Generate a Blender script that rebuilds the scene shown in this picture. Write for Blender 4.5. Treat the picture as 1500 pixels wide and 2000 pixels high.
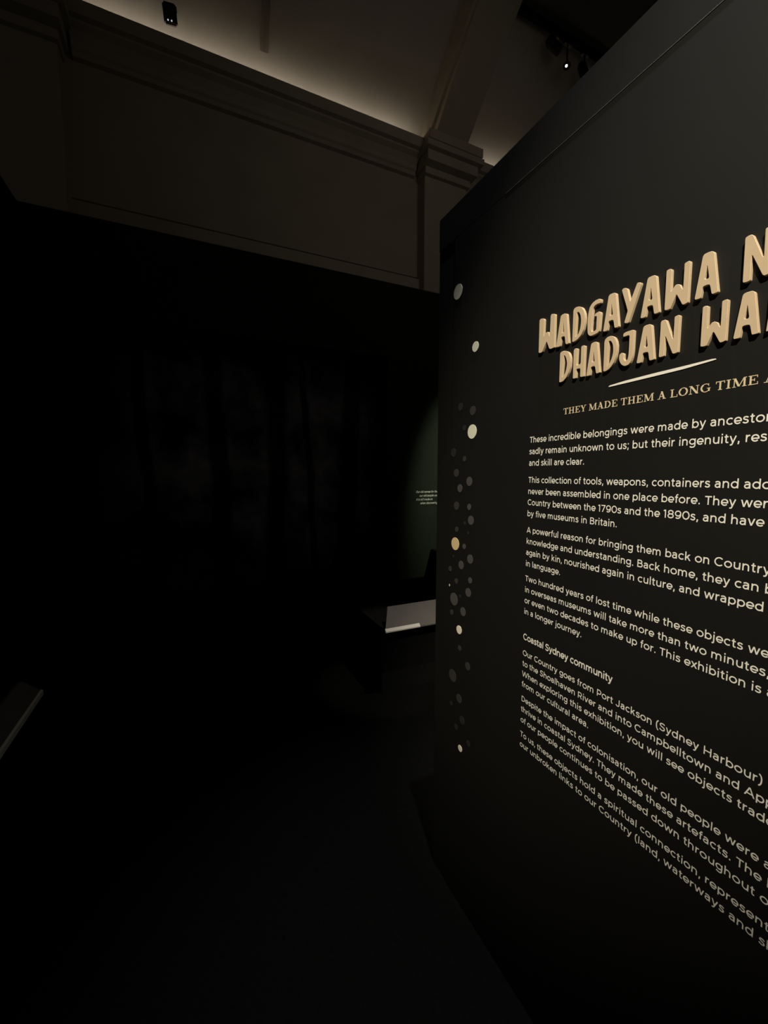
import bpy, bmesh, math
from mathutils import Vector, Matrix
from mathutils.geometry import tessellate_polygon

for o in list(bpy.data.objects):
    bpy.data.objects.remove(o)
SC = bpy.context.scene
COL = SC.collection
R = math.radians

# ---------------------------------------------------------------- camera
cam_d = bpy.data.cameras.new('camera')
cam = bpy.data.objects.new('camera', cam_d)
COL.objects.link(cam)
cam_d.sensor_fit = 'HORIZONTAL'
cam_d.sensor_width = 36.0
cam_d.lens = 36.0 * 800 / 1500
cam_d.clip_start = 0.02
cam.location = (0, 0, 1.55)
cam.rotation_euler = (R(90 - 5.356), 0, R(-25.194))
SC.camera = cam

# ---------------------------------------------------------------- exposure, world
SC.view_settings.view_transform = 'Standard'
SC.view_settings.look = 'None'
SC.view_settings.exposure = 0.0
SC.view_settings.gamma = 1.0
SC.view_settings.use_curve_mapping = False
SC.cycles.use_denoising = True
SC.cycles.max_bounces = 6
SC.cycles.sample_clamp_indirect = 3.0
world = bpy.data.worlds.new('world')
SC.world = world
world.use_nodes = True
world.node_tree.nodes['Background'].inputs['Color'].default_value = (1.0, 0.9, 0.78, 1)
world.node_tree.nodes['Background'].inputs['Strength'].default_value = 0.0150


# ---------------------------------------------------------------- lamps of the room
def aim(o, target):
    o.rotation_euler = (Vector(target) - o.location).to_track_quat('-Z', 'Y').to_euler()


def spot(name, loc, target, watts, deg, color, blend=1.0, radius=0.03):
    d = bpy.data.lights.new(name, 'SPOT')
    d.energy = watts
    d.color = color
    d.spot_size = R(deg)
    d.spot_blend = blend
    d.shadow_soft_size = radius
    o = bpy.data.objects.new(name, d)
    COL.objects.link(o)
    o.location = loc
    aim(o, target)
    return o


def cove(name, x0, x1, watts_per_m):
    d = bpy.data.lights.new(name, 'AREA')
    d.shape = 'RECTANGLE'
    d.size = x1 - x0
    d.size_y = 0.03
    d.energy = watts_per_m * (x1 - x0)
    d.color = (1.0, 0.90, 0.76)
    o = bpy.data.objects.new(name, d)
    COL.objects.link(o)
    o.location = ((x0 + x1) / 2, 4.27, 5.10)
    o.rotation_euler = (R(118), 0, 0)
    return o


# track spot behind the viewer that lights the title and the upper text
spot('title_spot', (-1.60, -1.90, 5.00), (0.82, 0.51, 1.70), 1640, 20.8, (1.0, 0.92, 0.75), 1.0, 0.03)
# cooler washer hung close to the panel, grazing it from straight above
spot('grazing_spot', (0.67, 0.75, 5.60), (0.80, 0.80, 2.1), 420, 33, (0.90, 0.96, 1.0), 1.0, 0.02)
# spots of the display area behind the panel, plus an added masonry fill
spot('display_spot', (2.7, 1.9, 4.8), (2.70, 3.76, 1.40), 720, 22, (0.92, 1.0, 0.78), 0.9, 0.05)
spot('rail_spot', (1.9, 1.2, 4.6), (1.30, 2.47, 0.55), 200, 12, (1.0, 0.93, 0.82), 0.6, 0.02)
spot('masonry_fill', (2.5, 1.2, 4.5), (2.3, 4.35, 4.0), 9.5, 115, (1.0, 0.86, 0.66), 1.0, 0.6)  # unseen soft lamp added as ambient fill for the masonry
spot('left_rail_spot', (0.4, 1.8, 4.8), (-0.72, 2.2, 0.5), 6.5, 14, (1.0, 1.0, 0.9), 0.8, 0.03)
# light strips lying in the cornice trough
cove('cove_lamp', -0.70, 2.36, 0.75)
cove('cove_lamp', 3.16, 5.60, 0.75)
cove('cove_lamp', -4.00, -1.50, 0.75)


# ---------------------------------------------------------------- materials
def mat(name, color, rough=0.8, spec=0.3, var=0.0, scale=8.0, bump=0.0, emit=None, strength=0.0):
    m = bpy.data.materials.new(name)
    m.use_nodes = True
    nt = m.node_tree
    b = nt.nodes['Principled BSDF']
    b.inputs['Base Color'].default_value = (*color, 1)
    b.inputs['Roughness'].default_value = rough
    b.inputs['Specular IOR Level'].default_value = spec
    if var or bump:
        tc = nt.nodes.new('ShaderNodeTexCoord')
        n = nt.nodes.new('ShaderNodeTexNoise')
        n.inputs['Scale'].default_value = scale
        n.inputs['Detail'].default_value = 5
        nt.links.new(tc.outputs['Object'], n.inputs['Vector'])
        if var:
            ramp = nt.nodes.new('ShaderNodeValToRGB')
            ramp.color_ramp.elements[0].position = 0.3
            ramp.color_ramp.elements[1].position = 0.7
            ramp.color_ramp.elements[0].color = (*[c * (1 - var) for c in color], 1)
            ramp.color_ramp.elements[1].color = (*[min(1, c * (1 + var)) for c in color], 1)
            nt.links.new(n.outputs['Fac'], ramp.inputs['Fac'])
            nt.links.new(ramp.outputs['Color'], b.inputs['Base Color'])
        if bump:
            bp = nt.nodes.new('ShaderNodeBump')
            bp.inputs['Strength'].default_value = bump
            bp.inputs['Distance'].default_value = 0.002
            nt.links.new(n.outputs['Fac'], bp.inputs['Height'])
            nt.links.new(bp.outputs['Normal'], b.inputs['Normal'])
    if emit:
        b.inputs['Emission Color'].default_value = (*emit, 1)
        b.inputs['Emission Strength'].default_value = strength
    return m


M = {}
M['panel'] = mat('panel_paint', (0.0064, 0.0060, 0.0050), 0.54, 0.40, 0.06, 5.0)
M['black'] = mat('black_partition_paint', (0.006, 0.006, 0.006), 0.85, 0.05, 0.1, 4.0)
M['green'] = mat('green_black_paint', (0.020, 0.024, 0.016), 0.85, 0.05, 0.1, 4.0)
M['floor'] = mat('dark_carpet', (0.0042, 0.0041, 0.0035), 0.95, 0.05, 0.2, 60.0, 0.3)
M['plaster'] = mat('old_plaster', (0.50, 0.45, 0.37), 0.85, 0.2, 0.06, 3.0, 0.1)
M['vault'] = mat('vault_plaster', (0.56, 0.53, 0.48), 0.85, 0.2, 0.05, 3.0, 0.1)
M['ceiling'] = mat('dark_ceiling_paint', (0.12, 0.11, 0.10), 0.9, 0.1, 0.1, 2.0)
M['letter'] = mat('cream_acrylic', (0.545, 0.415, 0.265), 0.55, 0.3, 0.03, 40.0)
M['vinyl'] = mat('cream_vinyl', (0.80, 0.765, 0.67), 0.7, 0.2)
M['tan'] = mat('tan_vinyl', (0.66, 0.54, 0.35), 0.7, 0.2)
M['b1'] = mat('pale_green_vinyl', (0.62, 0.62, 0.52), 0.7, 0.2)
M['b2'] = mat('pale_cream_vinyl', (0.72, 0.70, 0.55), 0.7, 0.2)
M['b3'] = mat('ochre_vinyl', (0.66, 0.50, 0.26), 0.7, 0.2)
M['b4'] = mat('light_cream_vinyl', (0.80, 0.72, 0.58), 0.7, 0.2)
M['m'] = mat('mid_grey_ink', (0.064, 0.060, 0.057), 0.75, 0.12)
M['d'] = mat('dark_grey_ink', (0.037, 0.035, 0.033), 0.75, 0.12)
M['v'] = mat('faint_grey_ink', (0.022, 0.0215, 0.020), 0.75, 0.12)
M['bead'] = mat('joint_highlight_bead', (0.10, 0.10, 0.095), 0.5, 0.4)
M['metal'] = mat('black_metal', (0.012, 0.012, 0.013), 0.4, 0.5)
M['plastic'] = mat('black_plastic', (0.01, 0.01, 0.012), 0.3, 0.5)
M['rail'] = mat('grey_label_board', (0.15, 0.137, 0.125), 0.7, 0.2, 0.05, 10)
M['lip'] = mat('white_and_lit_edge', (0.84, 0.81, 0.74), 0.6, 0.3)
M['plinth'] = mat('black_plinth_paint', (0.008, 0.008, 0.008), 0.8, 0.1, 0.1, 6)
M['shade'] = mat('painted_shade', (0.20, 0.18, 0.16), 0.8, 0.1)
M['lens'] = mat('lamp_lens', (0.9, 0.9, 0.9), 0.3, 0.5, emit=(1, 0.96, 0.9), strength=6.0)
M['led'] = mat('small_led', (0.9, 0.9, 0.9), 0.3, 0.5, emit=(0.9, 0.85, 1.0), strength=0.55)


# ---------------------------------------------------------------- helpers
def add_box(bm, x0, x1, y0, y1, z0, z1):
    r = bmesh.ops.create_cube(bm, size=1.0)
    for v in r['verts']:
        v.co = ((x0 + x1) / 2 + v.co.x * (x1 - x0), (y0 + y1) / 2 + v.co.y * (y1 - y0), (z0 + z1) / 2 + v.co.z * (z1 - z0))
    return r['verts']


def add_cyl(bm, p0, p1, r0, r1=None, seg=20, caps=True):
    p0, p1 = Vector(p0), Vector(p1)
    d = p1 - p0
    q = d.to_track_quat('Z', 'Y').to_matrix().to_4x4()
    bmesh.ops.create_cone(bm, cap_ends=caps, segments=seg, radius1=r0, radius2=r0 if r1 is None else r1, depth=d.length,
                          matrix=Matrix.Translation((p0 + p1) / 2) @ q)


def add_prism_x(bm, prof, x0, x1):
    """profile of (y, z) points swept along x"""
    a = [bm.verts.new((x0, y, z)) for y, z in prof]
    b = [bm.verts.new((x1, y, z)) for y, z in prof]
    n = len(prof)
    for i in range(n):
        bm.faces.new((a[i], a[(i + 1) % n], b[(i + 1) % n], b[i]))
    bm.faces.new(a[::-1])
    bm.faces.new(b)


def add_prism_y(bm, prof, y0, y1):
    """profile of (x, z) points swept along y"""
    a = [bm.verts.new((x, y0, z)) for x, z in prof]
    b = [bm.verts.new((x, y1, z)) for x, z in prof]
    n = len(prof)
    for i in range(n):
        bm.faces.new((a[i], a[(i + 1) % n], b[(i + 1) % n], b[i]))
    bm.faces.new(a[::-1])
    bm.faces.new(b)


def obj(name, bm, m, parent=None, origin=None, bevel=0.0, smooth=False):
    bmesh.ops.recalc_face_normals(bm, faces=bm.faces[:])
    me = bpy.data.meshes.new(name)
    if origin is not None:
        bmesh.ops.translate(bm, verts=bm.verts[:], vec=-Vector(origin))
    if smooth:
        for f in bm.faces:
            f.smooth = True
    bm.to_mesh(me)
    bm.free()
    me.materials.append(m)
    o = bpy.data.objects.new(name, me)
    COL.objects.link(o)
    if origin is not None:
        o.location = origin
    if parent:
        o.parent = parent
        o.matrix_parent_inverse = Matrix.Identity(4)
        if origin is not None:
            o.location = Vector(origin) - parent_loc(parent)
    if bevel:
        b = o.modifiers.new('edge', 'BEVEL')
        b.width = bevel
        b.segments = 2
        b.limit_method = 'ANGLE'
    return o


def parent_loc(p):
    v = Vector(p.location)
    while p.parent:
        p = p.parent
        v = v + Vector(p.location)
    return v


def struct(o):
    o['kind'] = 'structure'
    return o


def tag(o, label, cat, group=None):
    o['label'] = label
    o['category'] = cat
    if group:
        o['group'] = group
    return o


def thing(name, loc, label, cat, group=None):
    o = bpy.data.objects.new(name, None)
    COL.objects.link(o)
    o.location = loc
    return tag(o, label, cat, group)


def box(name, m, dims, parent=None, bevel=0.0, origin=None):
    bm = bmesh.new()
    add_box(bm, *dims)
    return obj(name, bm, m, parent, origin, bevel)


# ---------------------------------------------------------------- the setting
WX = 0.81693           # face of the text panel
PY = 3.765             # face of the black partition
MY = 4.35              # masonry wall
BOT = 0.95
struct(box('floor', M['floor'], (-4, 7, -5, 5.0, -0.1, 0)))
struct(box('ceiling', M['ceiling'], (-4, 7, -5, 3.468, 6.05, 6.2)))

# text panel: main sheet, darker end strip, upper strip above the joint
struct(box('wall_right', M['panel'], (WX, WX + 0.12, -2.6, 1.187, 0.0, 2.316)))
w = struct(box('trim_1', M['panel'], (WX + 0.003, WX + 0.12, 1.187, 1.283, 0.0, 2.316)))
w = struct(box('trim_2', M['panel'], (WX + 0.001, WX + 0.12, -2.6, 1.283, 2.3185, 2.4225)))
bm = bmesh.new()
add_cyl(bm, (WX + 0.0015, -2.6, 2.3172), (WX + 0.0015, 0.90 * 1.0544, 2.3172), 0.0022, seg=10)
struct(obj('trim_3', bm, M['bead'], smooth=True))  # paler colour paints the edge highlight along the joint

# black partitions
struct(box('wall_back', M['green'], (-1.10, 6.0, PY, PY + 0.12, 0, 3.405)))
struct(box('wall_left', M['black'], (-1.10, -1.0, -2.6, PY, 0, 3.405)))

# masonry wall with its picture rail
bm = bmesh.new()
add_prism_x(bm, [(MY, 0), (MY + 0.3, 0), (MY + 0.3, 5.26), (MY, 5.26), (MY, 3.815), (MY + 0.03, 3.812), (MY + 0.03, 3.79),
                 (MY - 0.035, 3.785), (MY - 0.045, 3.775), (MY - 0.045, 3.30), (MY, 3.29)], -4, 7)
struct(obj('wall_masonry', bm, M['plaster']))

# sloped ceiling above the cornice
SL = 0.9
def zs(y):
    return 5.26 + (MY - y) * SL
bm = bmesh.new()
add_prism_x(bm, [(MY + 0.3, 5.26), (MY, 5.26), (3.468, zs(3.468)), (3.468, zs(3.468) + 0.25), (MY + 0.3, 5.6)], -4, 7)
struct(obj('ceiling_slope', bm, M['vault']))

# cornice with a trough for the light strips
CP = [(0, 4.865), (0.045, 4.87), (0.055, 4.90), (0.075, 4.915), (0.085, 4.955), (0.12, 5.005), (0.165, 5.03), (0.17, 5.045),
      (0.215, 5.05), (0.22, 5.06), (0.22, 5.15), (0.195, 5.15), (0.195, 5.075), (0, 5.075)]
def cornice(n, x0, x1):
    bm = bmesh.new()
    add_prism_x(bm, [(MY - d, z) for d, z in CP], x0, x1)
    struct(obj(n, bm, M['plaster']))
cornice('trim_4', -0.72, 2.41)
cornice('trim_5', 3.10, 7)
cornice('trim_6', -4, -1.46)

def pilaster(n, x0):
    """shaft, stepped cap and the rib that climbs the slope"""
    bm = bmesh.new()
    add_box(bm, x0 + 0.065, x0 + 0.625, MY - 0.15, MY + 0.01, 0, 4.90)
    add_box(bm, x0 + 0.045, x0 + 0.645, MY - 0.20, MY + 0.01, 4.83, 4.90)
    add_box(bm, x0 + 0.015, x0 + 0.675, MY - 0.30, MY + 0.01, 4.90, 5.00)
    add_box(bm, x0 - 0.02, x0 + 0.72, MY - 0.355, MY + 0.01, 5.00, 5.06)
    add_box(bm, x0, x0 + 0.69, MY - 0.367, MY + 0.01, 5.06, 5.152)
    o = struct(obj('trim_%d' % n, bm, M['plaster'], bevel=0.006))
    bm = bmesh.new()
    y0, y1 = MY - 0.06, 3.06
    def zr(y):
        return 5.15 + (4.05 - y) * SL
    a, b = x0 + 0.102, x0 + 0.505
    # rib with a small rebate along each lower edge
    for (xa, xb, dz) in ((a, b, 0.0), (a - 0.03, b + 0.03, 0.13)):
        add_prism_x(bm, [(4.12, zr(4.12) + dz), (y1, min(6.05, zr(y1) + dz)), (y1, 6.06), (3.46, 6.06), (3.46, zs(3.46) + 0.02), (4.3, zs(4.3) + 0.02), (4.3, 5.10), (4.12, 5.10)], xa, xb)
    struct(obj('trim_%d' % (n + 1), bm, M['plaster']))
pilaster(7, 2.41)
pilaster(9, -1.42)

# ---------------------------------------------------------------- shadow streak on the slope, put in as a dark rod
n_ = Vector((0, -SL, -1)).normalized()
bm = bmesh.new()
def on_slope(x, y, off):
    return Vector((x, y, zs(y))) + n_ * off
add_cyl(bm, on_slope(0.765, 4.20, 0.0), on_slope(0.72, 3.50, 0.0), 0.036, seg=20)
tag(obj('shadow_streak', bm, M['shade'], smooth=True, origin=on_slope(0.765, 4.20, 0)),
    'dim vertical shadow streak, built as a rod up the lit sloped ceiling', 'pipe')

# ---- outlines measured on the wall, mm
TITLE = [  # outlines in mm on the wall: (-y, z)
 ('W', [(-803.3,1933.3),(-803.0,1934.4),(-802.1,1935.3),(-801.7,1935.5),(-800.4,1936.0),(-799.1,1936.2),(-797.3,1936.3),(-795.0,1936.1),(-792.8,1935.3),(-790.7,1934.3),(-789.5,1933.5),(-788.6,1932.3),(-788.4,1931.7),(-787.8,1930.3),(-787.7,1928.8),(-787.9,1892.5),(-787.5,1890.9),(-786.3,1892.0),(-784.6,1894.7),(-783.0,1896.4),(-780.8,1897.5),(-779.9,1897.8),(-777.5,1898.1),(-775.1,1897.6),(-774.2,1897.2),(-772.3,1895.9),(-771.3,1893.8),(-769.6,1886.4),(-769.3,1885.8),(-769.0,1886.3),(-768.8,1886.8),(-768.5,1887.9),(-768.4,1889.0),(-767.9,1932.2),(-767.7,1933.5),(-767.1,1934.6),(-766.7,1935.0),(-765.8,1935.8),(-764.6,1936.0),(-762.9,1935.9),(-760.7,1935.5),(-758.7,1934.8),(-756.4,1933.8),(-755.5,1933.2),(-754.8,1932.3),(-754.6,1932.0),(-754.2,1930.9),(-754.0,1929.8),(-752.9,1856.1),(-753.0,1855.4),(-753.5,1855.0),(-753.8,1854.8),(-754.5,1854.6),(-755.2,1854.4),(-763.2,1853.9),(-765.0,1854.1),(-766.7,1854.9),(-767.3,1855.3),(-768.7,1856.5),(-769.7,1858.1),(-776.7,1873.3),(-778.0,1874.7),(-779.5,1873.4),(-790.3,1855.3),(-791.3,1854.2),(-792.5,1853.5),(-793.0,1853.3),(-794.4,1852.9),(-795.8,1852.9),(-800.0,1853.6),(-801.1,1854.0),(-801.9,1854.7),(-802.1,1855.0),(-802.7,1855.9),(-802.8,1857.0)],
  []),
 ('A', [(-747.3,1855.6),(-747.3,1854.7),(-746.8,1854.0),(-746.6,1853.8),(-745.9,1853.3),(-745.1,1853.0),(-739.0,1852.2),(-737.9,1852.3),(-737.0,1853.0),(-736.7,1853.4),(-736.1,1854.5),(-735.7,1855.6),(-733.6,1869.8),(-732.6,1872.1),(-730.2,1872.8),(-726.3,1872.8),(-724.0,1872.0),(-722.9,1869.8),(-720.8,1856.8),(-720.3,1855.3),(-719.5,1853.9),(-719.1,1853.4),(-717.9,1852.5),(-716.4,1852.2),(-712.4,1852.4),(-711.7,1852.5),(-711.1,1852.9),(-710.9,1853.1),(-710.5,1853.7),(-710.5,1854.3),(-718.8,1919.0),(-719.1,1920.2),(-719.8,1921.3),(-720.1,1921.6),(-721.1,1922.5),(-722.2,1923.1),(-723.9,1923.7),(-726.0,1924.3),(-728.1,1924.5),(-732.1,1924.5),(-733.7,1924.3),(-735.2,1923.7),(-735.8,1923.4),(-737.0,1922.3),(-737.5,1920.9)],
  [(-729.7,1906.9),(-729.5,1908.4),(-729.1,1906.9),(-725.8,1885.0),(-726.1,1883.0),(-728.0,1882.1),(-729.0,1882.0),(-731.0,1882.5),(-731.5,1884.4)]),
 ('D', [(-700.6,1853.1),(-701.1,1853.7),(-701.3,1854.5),(-701.6,1920.8),(-701.4,1922.6),(-700.6,1924.4),(-700.1,1925.0),(-698.8,1926.3),(-697.1,1927.1),(-695.6,1927.4),(-693.1,1927.7),(-690.5,1927.3),(-687.7,1926.6),(-684.9,1925.6),(-682.2,1924.2),(-680.8,1923.2),(-678.5,1921.4),(-676.6,1919.1),(-675.2,1917.0),(-673.6,1914.4),(-672.4,1911.7),(-670.8,1907.3),(-669.9,1904.4),(-669.4,1901.5),(-669.0,1898.2),(-668.7,1895.3),(-668.7,1892.3),(-668.9,1886.7),(-669.2,1883.7),(-669.8,1880.8),(-671.4,1874.3),(-672.3,1871.5),(-673.7,1868.8),(-677.1,1863.3),(-678.9,1860.9),(-681.1,1859.0),(-685.9,1855.5),(-688.4,1854.1),(-691.2,1853.2),(-695.2,1852.4),(-696.5,1852.3),(-697.9,1852.2),(-698.8,1852.3),(-699.7,1852.4),(-700.4,1852.9)],
  [(-691.4,1912.8),(-691.2,1913.9),(-690.5,1914.8),(-690.2,1915.0),(-689.3,1915.5),(-688.3,1915.2),(-687.1,1914.5),(-685.7,1913.3),(-684.7,1911.9),(-683.5,1909.7),(-682.2,1907.0),(-681.3,1904.2),(-680.4,1900.4),(-679.9,1897.4),(-679.7,1894.4),(-679.7,1890.1),(-679.8,1887.1),(-680.1,1884.1),(-680.8,1878.6),(-681.4,1875.7),(-682.5,1872.9),(-684.2,1869.0),(-685.6,1866.6),(-687.5,1864.7),(-689.8,1862.9),(-690.6,1862.4),(-691.5,1862.3),(-691.9,1862.3),(-692.5,1862.5),(-692.8,1863.2)]),
 ('G', [(-630.6,1919.7),(-630.7,1920.7),(-631.1,1921.6),(-631.4,1921.9),(-632.0,1922.6),(-632.9,1923.2),(-634.6,1923.8),(-636.6,1924.4),(-638.7,1924.6),(-641.9,1924.6),(-644.8,1924.3),(-647.6,1923.4),(-650.3,1922.2),(-652.9,1920.8),(-655.0,1918.8),(-656.7,1916.7),(-658.4,1914.3),(-659.3,1911.5),(-660.8,1904.6),(-661.3,1901.6),(-661.6,1898.6),(-662.2,1890.4),(-662.3,1887.4),(-662.3,1884.4),(-662.1,1875.7),(-661.9,1872.7),(-661.7,1869.7),(-661.2,1863.3),(-660.7,1860.8),(-659.8,1858.4),(-659.3,1857.5),(-657.9,1855.4),(-655.9,1853.7),(-655.0,1853.1),(-652.7,1852.1),(-650.1,1851.8),(-647.3,1852.0),(-644.3,1852.2),(-641.3,1852.6),(-636.9,1853.4),(-635.3,1853.9),(-633.9,1854.8),(-633.4,1855.2),(-632.3,1856.5),(-631.8,1858.0),(-631.6,1859.5),(-631.3,1861.8),(-631.1,1864.1),(-629.7,1891.5),(-629.9,1893.0),(-630.4,1894.4),(-630.7,1894.9),(-631.6,1896.0),(-632.8,1896.9),(-633.6,1897.3),(-635.2,1897.9),(-636.9,1897.8),(-638.1,1897.6),(-640.0,1897.2),(-642.0,1896.6),(-642.7,1896.4),(-644.2,1895.4),(-644.9,1893.7),(-645.1,1892.7),(-644.7,1891.1),(-643.2,1890.6),(-642.1,1890.6),(-640.3,1890.1),(-639.7,1888.4),(-639.9,1864.0),(-640.0,1863.0),(-640.4,1862.1),(-640.6,1861.7),(-641.2,1861.0),(-642.1,1860.6),(-644.2,1860.3),(-646.4,1860.2),(-648.4,1860.7),(-649.2,1861.0),(-650.8,1862.2),(-651.4,1864.0),(-651.5,1866.5),(-651.6,1869.5),(-651.5,1872.5),(-650.1,1905.8),(-649.8,1907.8),(-649.2,1909.6),(-648.9,1910.3),(-647.8,1911.9),(-646.3,1913.1),(-644.9,1913.8),(-642.6,1914.7),(-640.1,1915.0),(-638.3,1915.0),(-636.1,1914.9),(-633.9,1914.6),(-633.0,1914.5),(-631.3,1914.7),(-630.7,1916.3)],
  []),
 ('A', [(-622.3,1854.7),(-622.3,1853.8),(-622.1,1852.9),(-621.9,1852.5),(-621.3,1851.8),(-620.5,1851.6),(-614.9,1851.2),(-614.1,1851.3),(-613.5,1851.9),(-613.3,1852.2),(-612.9,1853.0),(-612.7,1853.8),(-611.1,1866.9),(-610.1,1869.1),(-607.8,1869.8),(-603.0,1869.8),(-600.6,1869.0),(-599.4,1866.8),(-596.9,1854.5),(-596.6,1853.5),(-596.1,1852.5),(-595.9,1852.2),(-595.2,1851.5),(-594.2,1851.3),(-588.6,1851.3),(-587.9,1851.5),(-587.3,1851.9),(-587.1,1852.2),(-586.8,1852.9),(-586.8,1853.6),(-595.9,1917.7),(-596.2,1919.0),(-596.7,1920.2),(-597.0,1920.7),(-597.8,1921.7),(-598.8,1922.5),(-599.6,1923.0),(-601.0,1923.6),(-602.6,1923.8),(-606.2,1924.0),(-607.9,1924.0),(-609.7,1923.7),(-610.8,1923.5),(-611.9,1923.0),(-612.7,1922.1),(-613.0,1921.7),(-613.5,1920.6),(-613.8,1919.3)],
  [(-606.1,1900.9),(-605.7,1902.4),(-605.2,1900.9),(-602.1,1882.7),(-602.4,1880.6),(-604.5,1880.1),(-606.0,1880.3),(-608.2,1881.3),(-608.6,1883.6)]),
 ('Y', [(-583.7,1920.8),(-583.7,1922.0),(-583.1,1923.0),(-582.7,1923.4),(-581.6,1924.1),(-580.4,1924.3),(-578.6,1924.2),(-576.7,1923.8),(-575.1,1922.9),(-574.1,1922.2),(-573.0,1921.2),(-572.3,1920.0),(-572.0,1919.5),(-571.5,1918.1),(-571.0,1916.7),(-565.0,1894.3),(-564.5,1893.5),(-564.0,1894.3),(-563.8,1895.0),(-563.2,1896.7),(-562.6,1898.4),(-553.7,1920.7),(-553.2,1921.8),(-552.6,1922.7),(-552.3,1923.0),(-551.5,1923.7),(-550.5,1923.7),(-548.8,1923.2),(-547.3,1922.7),(-545.9,1921.9),(-545.3,1921.4),(-544.4,1920.4),(-544.3,1919.2),(-544.3,1918.6),(-544.5,1917.3),(-544.9,1915.9),(-565.4,1855.1),(-565.8,1854.2),(-566.4,1853.4),(-566.7,1853.2),(-567.4,1852.7),(-568.3,1852.6),(-571.2,1853.1),(-572.5,1853.5),(-573.7,1854.2),(-574.2,1854.7),(-574.9,1855.6),(-574.9,1856.7),(-574.8,1857.1),(-574.6,1858.4),(-574.3,1859.5),(-569.8,1874.7),(-569.6,1876.5),(-569.8,1878.4),(-570.0,1879.1),(-570.6,1880.9),(-571.2,1882.7)],
  []),
 ('A', [(-541.6,1855.7),(-541.6,1854.7),(-541.4,1853.8),(-541.2,1853.5),(-540.7,1852.8),(-539.8,1852.5),(-534.2,1852.1),(-533.4,1852.2),(-532.8,1852.8),(-532.6,1853.1),(-532.2,1853.9),(-532.0,1854.8),(-530.3,1867.8),(-529.3,1870.0),(-526.9,1870.7),(-522.2,1870.7),(-519.8,1869.9),(-518.6,1867.7),(-516.2,1855.4),(-515.9,1854.3),(-515.4,1853.4),(-515.2,1853.0),(-514.5,1852.3),(-513.5,1852.1),(-507.9,1852.1),(-507.2,1852.3),(-506.6,1852.8),(-506.4,1853.0),(-506.1,1853.7),(-506.0,1854.5),(-514.6,1918.6),(-514.9,1919.9),(-515.4,1921.1),(-515.7,1921.5),(-516.5,1922.6),(-517.5,1923.4),(-518.3,1923.9),(-519.7,1924.5),(-521.3,1924.7),(-524.9,1924.9),(-526.6,1924.9),(-528.3,1924.7),(-529.5,1924.4),(-530.6,1923.9),(-531.4,1923.1),(-531.7,1922.6),(-532.2,1921.5),(-532.5,1920.3)],
  [(-525.0,1901.8),(-524.5,1903.3),(-524.1,1901.8),(-521.1,1883.6),(-521.5,1881.5),(-523.6,1881.0),(-525.1,1881.2),(-527.2,1882.2),(-527.6,1884.5)]),
 ('W', [(-497.1,1921.3),(-496.9,1922.2),(-496.4,1922.9),(-496.1,1923.1),(-495.4,1923.6),(-494.5,1923.7),(-492.0,1923.7),(-490.7,1923.5),(-489.6,1923.0),(-489.1,1922.6),(-488.3,1921.9),(-487.9,1920.9),(-487.8,1920.5),(-487.7,1919.4),(-487.6,1918.3),(-486.9,1884.0),(-486.5,1882.4),(-485.2,1883.5),(-483.5,1886.2),(-482.6,1887.6),(-481.7,1888.9),(-481.3,1889.4),(-480.1,1890.4),(-478.7,1890.9),(-478.0,1891.0),(-476.5,1891.0),(-475.0,1890.5),(-474.4,1890.3),(-473.1,1889.5),(-472.0,1888.4),(-471.5,1887.6),(-470.5,1886.1),(-469.7,1884.5),(-467.6,1879.8),(-467.1,1879.2),(-466.7,1879.9),(-466.5,1880.4),(-466.3,1881.8),(-466.2,1883.2),(-466.5,1920.6),(-466.4,1921.3),(-466.2,1921.9),(-466.0,1922.1),(-465.6,1922.6),(-465.0,1922.9),(-464.0,1923.1),(-462.8,1923.3),(-461.5,1923.4),(-459.8,1923.4),(-459.0,1923.2),(-458.2,1922.9),(-457.9,1922.7),(-457.4,1922.2),(-457.1,1921.4),(-457.0,1920.7),(-456.9,1919.5),(-456.8,1918.4),(-456.6,1854.2),(-456.7,1853.5),(-456.9,1852.9),(-457.1,1852.7),(-457.5,1852.3),(-458.1,1852.0),(-460.8,1851.3),(-462.0,1851.1),(-463.3,1851.1),(-464.1,1851.2),(-464.9,1851.4),(-465.6,1851.9),(-465.8,1852.2),(-466.4,1852.9),(-466.8,1853.7),(-475.7,1871.7),(-476.9,1873.1),(-478.1,1871.7),(-486.2,1852.8),(-486.4,1852.3),(-486.8,1852.0),(-487.0,1851.9),(-487.4,1851.7),(-487.9,1851.6),(-490.3,1851.4),(-491.9,1851.5),(-493.6,1851.7),(-494.9,1852.0),(-495.7,1852.4),(-496.2,1853.1),(-496.4,1853.4),(-496.7,1854.2),(-496.8,1855.1)],
  []),
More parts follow.
